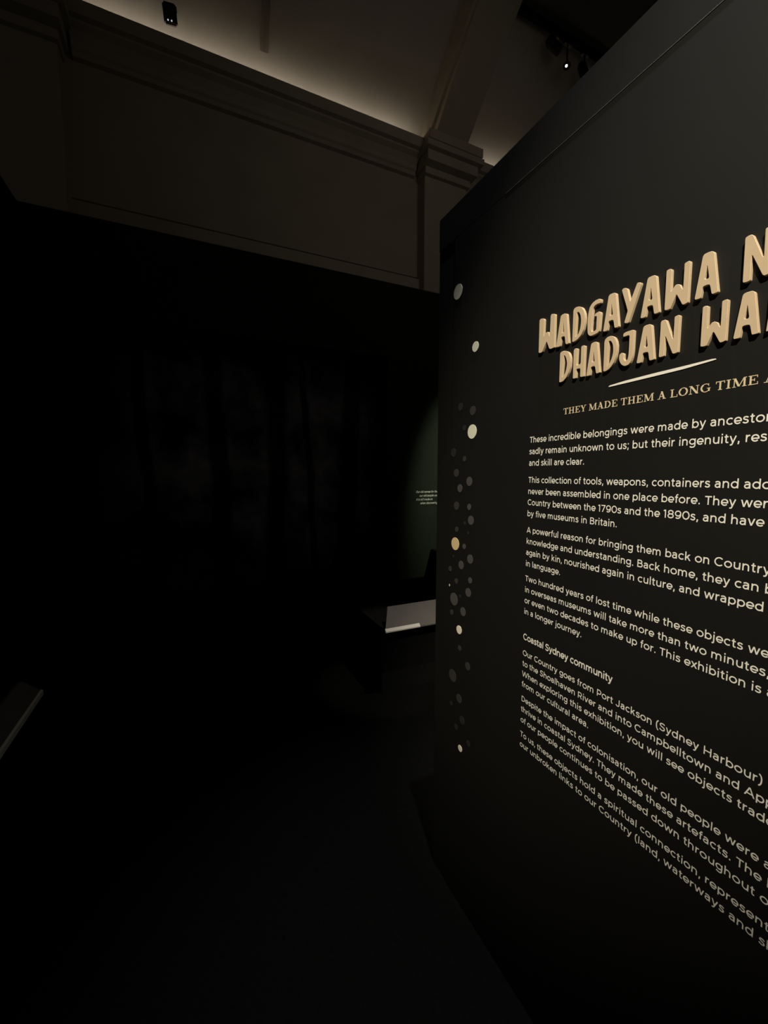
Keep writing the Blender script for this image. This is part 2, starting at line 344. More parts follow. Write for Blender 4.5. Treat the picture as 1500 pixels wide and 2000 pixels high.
 ('A', [(-446.1,1855.3),(-446.0,1854.3),(-445.8,1853.4),(-445.6,1853.1),(-445.0,1852.4),(-444.2,1852.2),(-438.6,1851.8),(-437.8,1852.0),(-437.2,1852.5),(-437.0,1852.8),(-436.6,1853.6),(-436.4,1854.5),(-434.9,1867.4),(-433.9,1869.7),(-431.6,1870.4),(-426.9,1870.4),(-424.5,1869.7),(-423.3,1867.5),(-420.7,1855.3),(-420.4,1854.3),(-419.9,1853.4),(-419.7,1853.0),(-419.0,1852.3),(-418.1,1852.1),(-412.5,1852.2),(-411.8,1852.4),(-411.2,1852.9),(-411.0,1853.1),(-410.7,1853.8),(-410.6,1854.6),(-419.9,1918.0),(-420.3,1919.3),(-420.8,1920.5),(-421.1,1921.0),(-421.8,1922.0),(-422.9,1922.8),(-423.7,1923.2),(-425.1,1923.8),(-426.7,1924.1),(-430.2,1924.2),(-432.0,1924.1),(-433.7,1923.9),(-434.8,1923.6),(-435.9,1923.1),(-436.7,1922.3),(-437.0,1921.8),(-437.5,1920.7),(-437.8,1919.5)],
  [(-430.1,1901.3),(-429.6,1902.7),(-429.1,1901.3),(-426.0,1883.3),(-426.3,1881.2),(-428.4,1880.7),(-429.9,1880.8),(-432.0,1881.8),(-432.5,1884.1)]),
 ('N', [(-377.0,1855.7),(-376.9,1855.0),(-376.6,1854.2),(-376.5,1854.0),(-376.0,1853.4),(-375.4,1853.1),(-374.0,1852.8),(-372.4,1852.6),(-370.8,1852.6),(-368.6,1852.8),(-368.0,1853.0),(-367.5,1853.5),(-367.3,1853.7),(-367.0,1854.4),(-366.9,1855.0),(-367.4,1889.5),(-367.1,1891.0),(-366.2,1889.7),(-352.6,1857.2),(-352.1,1856.1),(-351.6,1855.2),(-351.3,1854.8),(-350.7,1854.0),(-349.8,1853.5),(-349.4,1853.3),(-348.4,1853.1),(-347.3,1853.1),(-343.6,1853.5),(-342.9,1853.7),(-342.2,1854.1),(-342.0,1854.3),(-341.6,1854.9),(-341.4,1855.6),(-342.7,1920.7),(-342.8,1921.4),(-343.0,1922.1),(-343.2,1922.4),(-343.6,1923.0),(-344.1,1923.4),(-344.5,1923.6),(-345.3,1923.9),(-346.2,1923.9),(-347.5,1923.9),(-348.9,1923.7),(-350.2,1923.5),(-351.4,1923.2),(-351.9,1922.9),(-352.3,1922.4),(-352.3,1922.1),(-352.5,1921.4),(-352.5,1920.7),(-351.8,1883.0),(-351.9,1882.6),(-352.3,1882.6),(-352.5,1882.6),(-353.0,1882.9),(-353.3,1883.3),(-365.4,1915.7),(-366.0,1917.3),(-366.6,1918.9),(-366.9,1919.8),(-367.5,1921.0),(-368.4,1922.0),(-368.8,1922.3),(-369.9,1923.0),(-371.1,1923.2),(-373.0,1923.2),(-374.3,1923.1),(-375.5,1922.8),(-376.5,1922.4),(-377.1,1922.0),(-377.5,1921.3),(-377.6,1921.0),(-377.8,1920.3),(-377.9,1919.5)],
  []),
 ('D', [(-733.0,1768.2),(-734.0,1769.1),(-734.3,1770.3),(-734.6,1833.8),(-734.4,1835.2),(-733.9,1836.4),(-733.5,1836.9),(-732.6,1837.9),(-731.3,1838.4),(-729.5,1838.8),(-727.2,1839.1),(-724.9,1839.0),(-722.6,1838.6),(-719.7,1837.9),(-717.0,1836.7),(-714.7,1835.5),(-712.2,1833.8),(-710.2,1831.7),(-708.7,1829.8),(-707.1,1827.3),(-705.9,1824.6),(-704.9,1821.7),(-704.1,1818.8),(-703.7,1815.9),(-703.4,1812.5),(-703.3,1809.5),(-703.4,1806.5),(-703.9,1799.6),(-704.3,1796.7),(-705.1,1793.8),(-707.0,1788.4),(-708.1,1785.7),(-709.6,1783.1),(-713.2,1777.6),(-715.0,1775.3),(-717.2,1773.2),(-721.3,1770.0),(-723.8,1768.5),(-726.7,1767.8),(-729.9,1767.5),(-731.3,1767.6),(-732.6,1768.0)],
  [(-723.4,1826.6),(-723.1,1827.4),(-722.2,1827.7),(-721.8,1827.7),(-720.9,1827.5),(-720.2,1826.8),(-718.7,1824.5),(-717.4,1822.1),(-716.3,1819.5),(-715.2,1816.2),(-714.4,1813.5),(-713.9,1810.6),(-713.8,1809.6),(-713.6,1806.7),(-713.8,1803.8),(-714.3,1799.3),(-714.7,1796.4),(-715.5,1793.5),(-716.9,1789.3),(-718.1,1786.5),(-719.8,1784.1),(-722.5,1780.7),(-723.5,1779.7),(-724.8,1779.2),(-725.3,1779.0),(-726.4,1779.1),(-726.6,1780.1)]),
 ('H', [(-694.5,1769.2),(-695.1,1769.9),(-695.4,1770.8),(-695.9,1831.7),(-695.6,1833.0),(-694.9,1834.1),(-694.6,1834.5),(-693.5,1835.3),(-692.3,1835.6),(-690.6,1835.7),(-689.3,1835.7),(-688.0,1835.2),(-687.0,1834.6),(-686.5,1834.1),(-686.2,1833.4),(-686.1,1833.2),(-686.0,1832.4),(-686.0,1831.6),(-686.5,1799.8),(-685.8,1797.6),(-683.6,1797.1),(-678.6,1797.5),(-676.4,1798.5),(-675.7,1800.8),(-676.1,1832.8),(-676.0,1833.9),(-675.7,1834.9),(-675.5,1835.3),(-674.9,1836.1),(-674.0,1836.5),(-673.1,1836.6),(-671.8,1836.7),(-670.4,1836.6),(-668.6,1836.2),(-667.6,1835.8),(-666.8,1835.1),(-666.5,1834.8),(-666.0,1833.8),(-665.9,1832.8),(-665.8,1769.8),(-665.9,1769.1),(-666.2,1768.5),(-666.4,1768.3),(-667.0,1767.9),(-667.6,1767.8),(-671.7,1768.0),(-673.0,1768.2),(-674.2,1768.7),(-674.6,1769.0),(-675.4,1769.8),(-675.7,1770.9),(-675.9,1785.5),(-676.7,1787.8),(-678.9,1788.5),(-683.8,1788.5),(-686.1,1787.8),(-686.8,1785.5),(-687.1,1770.1),(-687.2,1769.4),(-687.6,1768.9),(-687.8,1768.8),(-688.3,1768.4),(-689.0,1768.3),(-692.3,1768.3),(-693.3,1768.5),(-694.2,1768.9)],
  []),
 ('A', [(-659.3,1769.7),(-659.2,1768.8),(-659.0,1768.0),(-658.8,1767.7),(-658.3,1767.0),(-657.5,1766.8),(-652.3,1766.6),(-651.5,1766.7),(-651.0,1767.3),(-650.8,1767.6),(-650.4,1768.4),(-650.2,1769.2),(-648.8,1781.6),(-647.7,1783.8),(-645.4,1784.6),(-641.4,1784.7),(-639.0,1784.0),(-637.8,1781.8),(-635.5,1770.3),(-635.2,1769.4),(-634.8,1768.5),(-634.6,1768.2),(-633.9,1767.5),(-633.0,1767.3),(-627.8,1767.6),(-627.1,1767.7),(-626.5,1768.2),(-626.4,1768.4),(-626.0,1769.1),(-626.0,1769.8),(-634.4,1830.6),(-634.7,1831.8),(-635.2,1833.0),(-635.4,1833.4),(-636.1,1834.4),(-637.1,1835.1),(-637.8,1835.5),(-639.2,1836.1),(-640.6,1836.3),(-644.0,1836.3),(-645.6,1836.2),(-647.2,1835.9),(-648.2,1835.7),(-649.3,1835.2),(-650.1,1834.3),(-650.3,1833.9),(-650.8,1832.8),(-651.1,1831.6)],
  [(-644.0,1814.2),(-643.5,1815.6),(-643.1,1814.2),(-640.2,1797.2),(-640.6,1795.1),(-642.7,1794.5),(-643.8,1794.6),(-645.9,1795.6),(-646.3,1797.8)]),
 ('D', [(-616.7,1768.4),(-617.4,1769.2),(-617.7,1770.3),(-618.2,1827.3),(-618.1,1829.5),(-617.6,1831.6),(-617.4,1832.4),(-616.5,1834.2),(-615.0,1835.7),(-614.1,1836.3),(-612.1,1837.4),(-609.9,1837.9),(-608.2,1838.1),(-605.6,1838.1),(-603.1,1837.6),(-602.1,1837.3),(-599.7,1836.4),(-597.5,1834.9),(-596.4,1834.0),(-594.3,1831.9),(-592.7,1829.4),(-591.6,1827.2),(-590.4,1824.5),(-589.5,1821.6),(-588.6,1817.6),(-588.1,1814.6),(-588.0,1811.6),(-588.0,1806.0),(-588.1,1803.0),(-588.5,1800.0),(-589.4,1794.7),(-590.1,1791.8),(-591.1,1789.0),(-593.3,1783.9),(-594.6,1781.2),(-596.3,1778.8),(-598.8,1775.5),(-600.8,1773.3),(-603.2,1771.5),(-605.8,1769.8),(-608.5,1768.6),(-611.3,1767.9),(-614.2,1767.5),(-615.3,1767.6),(-616.3,1768.1)],
  [(-608.0,1826.2),(-607.9,1827.2),(-607.3,1827.9),(-607.1,1828.2),(-606.3,1828.6),(-605.5,1828.5),(-604.4,1827.9),(-603.1,1827.1),(-602.1,1825.9),(-601.0,1824.4),(-599.8,1822.5),(-599.0,1820.4),(-598.7,1819.5),(-598.1,1817.3),(-597.7,1815.1),(-597.4,1813.0),(-597.1,1810.0),(-597.0,1807.1),(-597.0,1803.6),(-597.2,1800.7),(-597.7,1797.7),(-598.4,1794.6),(-599.2,1791.8),(-600.3,1789.0),(-601.9,1785.9),(-603.3,1783.3),(-605.0,1780.9),(-607.1,1778.2),(-607.6,1777.7),(-608.2,1777.4),(-608.5,1777.3),(-608.9,1777.3),(-609.1,1777.8)]),
 ('J', [(-575.3,1828.1),(-575.8,1828.7),(-576.0,1829.5),(-576.0,1832.4),(-575.8,1833.6),(-574.9,1834.3),(-574.5,1834.6),(-573.4,1835.1),(-572.2,1835.4),(-571.3,1835.6),(-569.7,1835.8),(-568.2,1835.9),(-563.8,1836.0),(-561.3,1836.0),(-558.7,1835.9),(-556.5,1835.7),(-555.3,1835.4),(-554.3,1834.8),(-554.0,1834.4),(-553.3,1833.5),(-553.1,1832.4),(-553.0,1798.6),(-553.1,1795.6),(-553.3,1792.6),(-553.8,1786.7),(-554.2,1784.0),(-554.8,1781.3),(-555.2,1780.2),(-556.0,1777.7),(-557.0,1775.3),(-557.7,1773.9),(-558.7,1772.2),(-560.1,1770.8),(-560.7,1770.3),(-562.3,1769.2),(-564.2,1768.7),(-566.6,1768.4),(-569.4,1768.5),(-572.1,1769.6),(-573.5,1770.5),(-575.8,1772.4),(-577.8,1774.6),(-579.1,1776.6),(-580.6,1779.2),(-581.6,1782.0),(-582.4,1784.9),(-582.8,1787.8),(-582.5,1790.7),(-582.1,1793.0),(-581.5,1794.5),(-580.4,1795.5),(-579.8,1795.8),(-578.4,1796.4),(-576.8,1796.4),(-575.8,1796.2),(-574.5,1795.7),(-573.5,1794.6),(-573.2,1794.0),(-572.6,1792.6),(-572.4,1791.0),(-572.4,1787.6),(-572.2,1785.2),(-571.4,1782.9),(-570.6,1781.0),(-569.8,1779.9),(-568.7,1779.0),(-568.3,1778.8),(-567.1,1778.5),(-565.9,1778.9),(-565.2,1779.5),(-564.1,1780.7),(-563.6,1782.2),(-562.9,1786.5),(-562.6,1789.5),(-562.4,1792.5),(-562.5,1824.8),(-563.2,1827.0),(-565.5,1827.7),(-573.3,1827.4),(-574.2,1827.5),(-575.0,1827.9)],
  []),
 ('A', [(-544.6,1770.6),(-544.6,1769.7),(-544.4,1768.9),(-544.2,1768.6),(-543.7,1767.9),(-542.9,1767.6),(-537.4,1767.2),(-536.7,1767.3),(-536.1,1767.8),(-535.9,1768.1),(-535.5,1768.9),(-535.3,1769.7),(-533.6,1782.0),(-532.5,1784.2),(-530.2,1784.9),(-525.8,1784.8),(-523.4,1784.0),(-522.3,1781.8),(-520.1,1770.2),(-519.8,1769.3),(-519.3,1768.3),(-519.1,1768.0),(-518.5,1767.3),(-517.6,1767.1),(-512.1,1767.1),(-511.4,1767.3),(-510.9,1767.7),(-510.7,1767.9),(-510.3,1768.6),(-510.3,1769.3),(-518.0,1830.3),(-518.3,1831.6),(-518.8,1832.8),(-519.1,1833.2),(-519.8,1834.2),(-520.8,1835.0),(-521.5,1835.4),(-522.9,1836.0),(-524.4,1836.3),(-527.9,1836.4),(-529.6,1836.4),(-531.2,1836.2),(-532.3,1836.0),(-533.4,1835.5),(-534.2,1834.7),(-534.5,1834.3),(-535.0,1833.2),(-535.3,1832.1)],
  [(-528.2,1814.3),(-527.7,1815.8),(-527.3,1814.3),(-524.6,1797.3),(-525.0,1795.1),(-527.1,1794.7),(-528.4,1794.8),(-530.5,1795.9),(-530.8,1798.2)]),
 ('N', [(-502.1,1771.6),(-502.0,1770.8),(-501.8,1770.1),(-501.7,1769.9),(-501.2,1769.3),(-500.6,1769.0),(-499.3,1768.7),(-497.8,1768.5),(-496.3,1768.6),(-494.2,1768.8),(-493.5,1768.9),(-493.1,1769.4),(-492.9,1769.6),(-492.6,1770.2),(-492.5,1770.8),(-492.3,1803.2),(-492.1,1804.7),(-491.2,1803.4),(-478.8,1772.7),(-478.4,1771.7),(-477.9,1770.8),(-477.7,1770.4),(-477.1,1769.7),(-476.2,1769.2),(-475.9,1769.0),(-474.9,1768.8),(-473.9,1768.8),(-470.4,1769.2),(-469.7,1769.4),(-469.1,1769.7),(-468.8,1769.9),(-468.4,1770.4),(-468.2,1771.1),(-468.4,1832.6),(-468.5,1833.3),(-468.7,1833.9),(-468.8,1834.2),(-469.1,1834.8),(-469.7,1835.2),(-470.1,1835.4),(-470.8,1835.6),(-471.6,1835.7),(-472.9,1835.6),(-474.2,1835.5),(-475.5,1835.3),(-476.6,1835.0),(-477.1,1834.8),(-477.4,1834.3),(-477.5,1834.0),(-477.7,1833.4),(-477.7,1832.7),(-477.6,1797.1),(-477.8,1796.7),(-478.2,1796.7),(-478.4,1796.8),(-478.8,1797.0),(-479.1,1797.4),(-490.0,1828.1),(-490.5,1829.6),(-491.1,1831.1),(-491.4,1832.0),(-492.0,1833.1),(-492.8,1834.0),(-493.2,1834.4),(-494.2,1835.0),(-495.4,1835.2),(-497.1,1835.3),(-498.4,1835.2),(-499.6,1834.9),(-500.5,1834.5),(-501.1,1834.1),(-501.5,1833.5),(-501.6,1833.3),(-501.8,1832.5),(-501.9,1831.8)],
  []),
 ('W', [(-432.2,1833.9),(-432.1,1834.7),(-431.6,1835.4),(-431.3,1835.6),(-430.6,1836.1),(-429.8,1836.2),(-427.5,1836.1),(-426.3,1835.9),(-425.2,1835.4),(-424.7,1835.1),(-424.0,1834.4),(-423.7,1833.5),(-423.6,1833.1),(-423.4,1832.1),(-423.4,1831.1),(-422.7,1799.1),(-422.2,1797.5),(-421.0,1798.6),(-419.5,1801.0),(-418.7,1802.3),(-417.8,1803.5),(-417.4,1803.9),(-416.3,1804.9),(-415.0,1805.3),(-414.3,1805.4),(-412.9,1805.4),(-411.5,1805.0),(-411.0,1804.8),(-409.7,1804.0),(-408.7,1803.0),(-408.2,1802.3),(-407.3,1800.9),(-406.5,1799.3),(-404.6,1794.9),(-404.1,1794.4),(-403.7,1795.0),(-403.6,1795.5),(-403.3,1796.8),(-403.2,1798.1),(-403.6,1833.1),(-403.5,1833.7),(-403.3,1834.3),(-403.2,1834.5),(-402.8,1835.0),(-402.2,1835.3),(-401.3,1835.5),(-400.1,1835.7),(-399.0,1835.7),(-397.3,1835.7),(-396.6,1835.5),(-395.9,1835.2),(-395.6,1835.1),(-395.0,1834.6),(-394.8,1833.8),(-394.7,1833.2),(-394.6,1832.1),(-394.5,1831.0),(-394.2,1770.9),(-394.3,1770.3),(-394.5,1769.7),(-394.7,1769.5),(-395.1,1769.1),(-395.6,1768.9),(-398.1,1768.2),(-399.3,1768.0),(-400.5,1768.0),(-401.2,1768.1),(-402.0,1768.3),(-402.7,1768.8),(-402.9,1769.1),(-403.4,1769.8),(-403.8,1770.5),(-412.0,1787.2),(-413.3,1788.6),(-414.5,1787.2),(-421.9,1769.7),(-422.1,1769.3),(-422.5,1769.0),(-422.6,1768.9),(-423.1,1768.7),(-423.5,1768.6),(-425.8,1768.5),(-427.3,1768.5),(-428.8,1768.7),(-430.1,1769.1),(-430.8,1769.4),(-431.3,1770.0),(-431.5,1770.3),(-431.8,1771.1),(-431.9,1771.9)],
  []),
 ('A', [(-383.8,1771.0),(-383.8,1770.1),(-383.5,1769.3),(-383.4,1768.9),(-382.9,1768.3),(-382.1,1768.0),(-376.8,1767.7),(-376.1,1767.8),(-375.5,1768.3),(-375.3,1768.6),(-375.0,1769.4),(-374.8,1770.2),(-373.3,1782.4),(-372.3,1784.6),(-369.9,1785.3),(-365.9,1785.3),(-363.5,1784.5),(-362.3,1782.3),(-360.0,1770.9),(-359.8,1769.9),(-359.3,1769.0),(-359.1,1768.7),(-358.5,1768.0),(-357.6,1767.8),(-352.4,1767.9),(-351.7,1768.0),(-351.1,1768.5),(-350.9,1768.7),(-350.6,1769.3),(-350.6,1770.1),(-358.9,1830.6),(-359.2,1831.8),(-359.7,1833.0),(-360.0,1833.4),(-360.7,1834.4),(-361.7,1835.2),(-362.4,1835.6),(-363.7,1836.1),(-365.2,1836.4),(-368.5,1836.5),(-370.2,1836.5),(-371.8,1836.2),(-372.8,1836.0),(-373.8,1835.6),(-374.6,1834.7),(-374.9,1834.3),(-375.4,1833.3),(-375.7,1832.1)],
  [(-368.5,1814.5),(-368.1,1816.0),(-367.6,1814.5),(-364.8,1797.6),(-365.2,1795.5),(-367.2,1795.1),(-368.4,1795.2),(-370.5,1796.2),(-370.9,1798.5)]),
 ('R', [(-341.2,1767.8),(-341.5,1768.3),(-341.6,1768.9),(-340.4,1785.3),(-340.2,1788.3),(-340.1,1791.3),(-339.3,1825.9),(-339.1,1827.6),(-338.7,1829.3),(-338.5,1830.0),(-337.7,1831.3),(-336.3,1832.1),(-334.7,1832.5),(-332.4,1832.8),(-330.1,1832.5),(-329.2,1832.3),(-327.2,1831.4),(-325.6,1829.7),(-324.7,1828.3),(-323.3,1825.7),(-322.6,1822.8),(-322.1,1818.8),(-322.0,1815.8),(-322.3,1812.9),(-323.0,1809.3),(-323.8,1807.2),(-325.3,1805.5),(-326.1,1804.9),(-327.3,1803.3),(-327.3,1801.2),(-319.8,1775.5),(-319.6,1774.1),(-319.7,1772.6),(-319.8,1772.1),(-320.3,1770.9),(-321.5,1770.2),(-322.5,1769.9),(-323.7,1769.9),(-324.7,1770.5),(-325.1,1770.8),(-325.9,1771.8),(-326.4,1773.0),(-333.4,1796.9),(-334.1,1798.3),(-334.4,1796.8),(-335.2,1770.9),(-335.4,1770.1),(-335.6,1769.4),(-335.7,1769.2),(-336.2,1768.6),(-336.8,1768.3),(-340.0,1767.4),(-340.6,1767.4),(-341.0,1767.7)],
  [(-333.2,1821.5),(-332.8,1822.8),(-331.6,1823.4),(-331.0,1823.5),(-329.6,1823.4),(-328.8,1822.3),(-328.3,1820.9),(-327.8,1818.7),(-328.0,1816.5),(-328.4,1814.7),(-329.2,1812.9),(-330.8,1811.8),(-331.6,1811.5),(-333.0,1811.4),(-333.5,1812.8)]),
]
DASH = [(-607.0, 1735.2), (-604.2, 1737.0), (-570.6, 1740.0), (-509.0, 1742.6), (-459.5, 1743.8), (-415.4, 1745.4), (-409.6, 1744.8), (-409.0, 1743.1), (-413.1, 1742.5), (-459.2, 1738.6), (-508.6, 1736.8), (-564.4, 1735.1), (-601.4, 1734.2), (-606.0, 1734.2)]
DOTS = [(1165.6, 2142.5, 23.5, 'b1'), (1068.0, 1942.5, 15.5, 'b1'), (1141.9, 1770.4, 12.7, 'v'), (1075.8, 1748.9, 14.6, 'd'), (1118.7, 1699.3, 9.4, 'v'), (1076.6, 1683.1, 22.3, 'b2'), (1178.5, 1621.7, 14.5, 'v'), (1115.6, 1598.2, 8.8, 'd'), (1159.7, 1552.4, 13.7, 'd'), (1086.5, 1525.0, 14.9, 'm'), (1137.3, 1501.0, 13.5, 'm'), (1084.9, 1442.1, 10.0, 'm'), (1155.4, 1440.9, 14.4, 'd'), (1074.4, 1399.2, 14.9, 'm'), (1107.1, 1386.2, 5.7, 'v'), (1152.0, 1360.1, 9.2, 'd'), (1088.4, 1355.8, 4.4, 'v'), (1158.5, 1309.2, 21.8, 'b3'), (1107.9, 1308.0, 9.0, 'm'), (1074.4, 1271.5, 15.1, 'm'), (1168.7, 1263.6, 4.7, 'v'), (1123.1, 1241.7, 14.3, 'm'), (1187.3, 1215.5, 9.5, 'd'), (1072.2, 1200.9, 10.1, 'm'), (1149.2, 1180.4, 9.3, 'd'), (1081.1, 1157.8, 14.6, 'm'), (1191.7, 1154.8, 3.8, 'b4'), (1125.4, 1133.2, 5.2, 'v'), (1161.1, 1113.0, 22.2, 'm'), (1107.6, 1084.2, 15.0, 'm'), (1173.7, 1062.1, 9.5, 'd'), (1127.5, 1014.0, 14.6, 'b4'), (1123.4, 950.4, 9.3, 'd'), (1076.4, 905.6, 13.5, 'd'), (1161.7, 833.8, 21.9, 'd'), (1121.5, 768.5, 15.4, 'd'), (1168.3, 726.1, 8.3, 'v'), (1101.5, 699.4, 14.6, 'v'), (1136.7, 655.5, 10.2, 'v'), (1064.8, 637.9, 10.4, 'v'), (1109.6, 591.2, 11.1, 'b4')]

# ---------------------------------------------------------------- black fixture on the slope
p = Vector((-0.002, 4.137, 5.317))
root = thing('motion_sensor', on_slope(-0.002, 4.211, 0), 'small black box fixture with two pale lights on the lit slope', 'sensor')
bm = bmesh.new()
add_box(bm, -0.052, 0.050, -0.035, 0.035, -0.062, 0.062)
bmesh.ops.bevel(bm, geom=bm.edges[:], offset=0.012, segments=3, affect='EDGES')
rot = Matrix.Rotation(R(32), 4, 'X') @ Matrix.Rotation(R(-6), 4, 'Y')
bmesh.ops.transform(bm, matrix=Matrix.Translation(p) @ rot, verts=bm.verts[:])
obj('housing', bm, M['plastic'], root, origin=p)
bm = bmesh.new()
add_box(bm, -0.03, 0.055, -0.040, 0.01, 0.008, 0.055)
bmesh.ops.bevel(bm, geom=bm.edges[:], offset=0.008, segments=2, affect='EDGES')
bmesh.ops.transform(bm, matrix=Matrix.Translation(p) @ rot, verts=bm.verts[:])
obj('cover', bm, M['metal'], root, origin=p)
bm = bmesh.new()
add_cyl(bm, p, on_slope(-0.002, 4.211, -0.005), 0.014, seg=16)
obj('bracket', bm, M['metal'], root, origin=p)
for dx in (-0.021, 0.006):
    bm = bmesh.new()
    c = p + rot.to_3x3() @ Vector((dx, -0.034, -0.040))
    nrm = rot.to_3x3() @ Vector((0, -1, 0))
    add_cyl(bm, c - nrm * 0.004, c + nrm * 0.004, 0.0055, seg=14)
    o = obj('light', bm, M['led'], root, origin=c)
    o['label'] = 'pale glowing dot'

# ---------------------------------------------------------------- lighting track along the edge of the dark ceiling
bm = bmesh.new()
add_box(bm, 0.8, 6.5, 3.39, 3.43, 5.985, 6.05)
tag(obj('lighting_track', bm, M['plinth'], origin=(3.4, 3.41, 6.05)), 'black lighting track along the edge of the dark ceiling', 'track')

def track_light(label, x, drop, aimv, lit=False, size=1.0):
    y = 3.41
    r_ = thing('track_spotlight', (x, y, 5.985), label, 'lamp', 'spotlights on the ceiling track')
    bm = bmesh.new(); add_box(bm, x - 0.05, x + 0.05, y - 0.018, y + 0.018, 5.95, 5.987)
    obj('adapter', bm, M['metal'], r_, origin=(x, y, 5.97))
    bm = bmesh.new(); add_cyl(bm, (x, y, 5.955), (x, y, 5.96 - drop), 0.009, seg=12)
    obj('stem', bm, M['metal'], r_, origin=(x, y, 5.95))
    c = Vector((x, y, 5.96 - drop)); a = Vector(aimv).normalized()
    bm = bmesh.new()
    add_cyl(bm, c - a * 0.07 * size, c + a * 0.07 * size, 0.045 * size, seg=24)
    add_cyl(bm, c - a * 0.10 * size, c - a * 0.07 * size, 0.03 * size, 0.045 * size, seg=24)
    h = obj('lamp_head', bm, M['metal'], r_, origin=c)
    bm = bmesh.new()
    add_cyl(bm, c + a * 0.068 * size, c + a * 0.073 * size, (0.011 if lit else 0.036) / 1.0, seg=20)
    obj('lens', bm, M['lens'] if lit else M['metal'], r_, origin=c + a * 0.07 * size)
track_light('black track spotlight with a bright white point of light', 3.70, 0.20, (-0.75, -0.55, -0.75), True, 0.75)
track_light('unlit black track spotlight between the glowing lamp and the panel top', 3.95, 0.17, (0.3, -0.2, -1))
track_light('unlit black track spotlight just left of the glowing lamp', 3.52, 0.09, (0.6, -0.3, -0.6))

# ---------------------------------------------------------------- dim forest picture on the black partition
m = bpy.data.materials.new('dim_forest_picture')
m.use_nodes = True
nt = m.node_tree
b = nt.nodes['Principled BSDF']
b.inputs['Base Color'].default_value = (0.004, 0.004, 0.004, 1)
b.inputs['Roughness'].default_value = 0.9
b.inputs['Specular IOR Level'].default_value = 0.05
N = nt.nodes.new; LK = nt.links.new
tc = N('ShaderNodeTexCoord')
sep = N('ShaderNodeSeparateXYZ'); LK(tc.outputs['Generated'], sep.inputs[0])
def mth(op, a=None, b_=None, c=None):
    n = N('ShaderNodeMath'); n.operation = op
    for i, v in enumerate((a, b_, c)):
        if v is None: continue
        if isinstance(v, (int, float)): n.inputs[i].default_value = v
        else: LK(v, n.inputs[i])
    return n.outputs[0]
def noise(scale, sx, sz, detail=5):
    mp = N('ShaderNodeMapping'); mp.inputs['Scale'].default_value = (sx, 1, sz)
    LK(tc.outputs['Generated'], mp.inputs['Vector'])
    n = N('ShaderNodeTexNoise'); n.inputs['Scale'].default_value = scale; n.inputs['Detail'].default_value = detail
    LK(mp.outputs['Vector'], n.inputs['Vector'])
    return n.outputs['Fac']
X_, Z_ = sep.outputs['X'], sep.outputs['Z']
big = noise(4.0, 1.6, 1.2, 6)
fine = noise(22.0, 1.0, 1.0, 6)
wob = noise(3.0, 0.2, 1.0, 2)
val = mth('MULTIPLY', mth('MAXIMUM', mth('SUBTRACT', big, 0.40), 0.0), mth('ADD', mth('MULTIPLY', fine, 1.6), 0.2))
for cx_, wd, lean in ((0.405, 0.030, 0.03), (0.585, 0.034, -0.02), (0.845, 0.036, -0.06), (0.20, 0.02, 0.02), (0.70, 0.012, 0.05)):
    xc = mth('ADD', mth('ADD', X_, mth('MULTIPLY', mth('SUBTRACT', wob, 0.5), 0.05)), mth('MULTIPLY', mth('SUBTRACT', Z_, 0.5), lean))
    d = mth('DIVIDE', mth('ABSOLUTE', mth('SUBTRACT', xc, cx_)), wd)
    tr = N('ShaderNodeMapRange'); tr.interpolation_type = 'SMOOTHSTEP'
    tr.inputs['From Min'].default_value = 0.6; tr.inputs['From Max'].default_value = 1.3
    tr.inputs['To Min'].default_value = 0.12; LK(d, tr.inputs['Value'])
    val = mth('MULTIPLY', val, tr.outputs[0])
def fade(sock, lo0, lo1, hi0, hi1):
    a = N('ShaderNodeMapRange'); a.interpolation_type = 'SMOOTHSTEP'
    a.inputs['From Min'].default_value = lo0; a.inputs['From Max'].default_value = lo1; LK(sock, a.inputs['Value'])
    c = N('ShaderNodeMapRange'); c.interpolation_type = 'SMOOTHSTEP'
    c.inputs['From Min'].default_value = hi0; c.inputs['From Max'].default_value = hi1
    c.inputs['To Min'].default_value = 1; c.inputs['To Max'].default_value = 0; LK(sock, c.inputs['Value'])
    return mth('MULTIPLY', a.outputs[0], c.outputs[0])
val = mth('MULTIPLY', val, mth('MULTIPLY', fade(X_, 0.02, 0.35, 0.80, 1.0), fade(Z_, 0.05, 0.5, 0.85, 1.0)))
mixc = N('ShaderNodeMixRGB'); mixc.inputs[1].default_value = (1.0, 0.80, 0.85, 1); mixc.inputs[2].default_value = (1.0, 0.90, 0.72, 1)
LK(noise(5.0, 1, 1, 2), mixc.inputs[0])
LK(mixc.outputs[0], b.inputs['Emission Color'])
LK(mth('MULTIPLY', val, 0.010), b.inputs['Emission Strength'])
box_ = box('projection_screen', m, (-0.85, 1.80, PY - 0.021, PY - 0.001, 0.25, 2.70), origin=(0.5, PY, 1.45))
tag(box_, 'dim picture of dark tree trunks on the black back wall', 'screen')

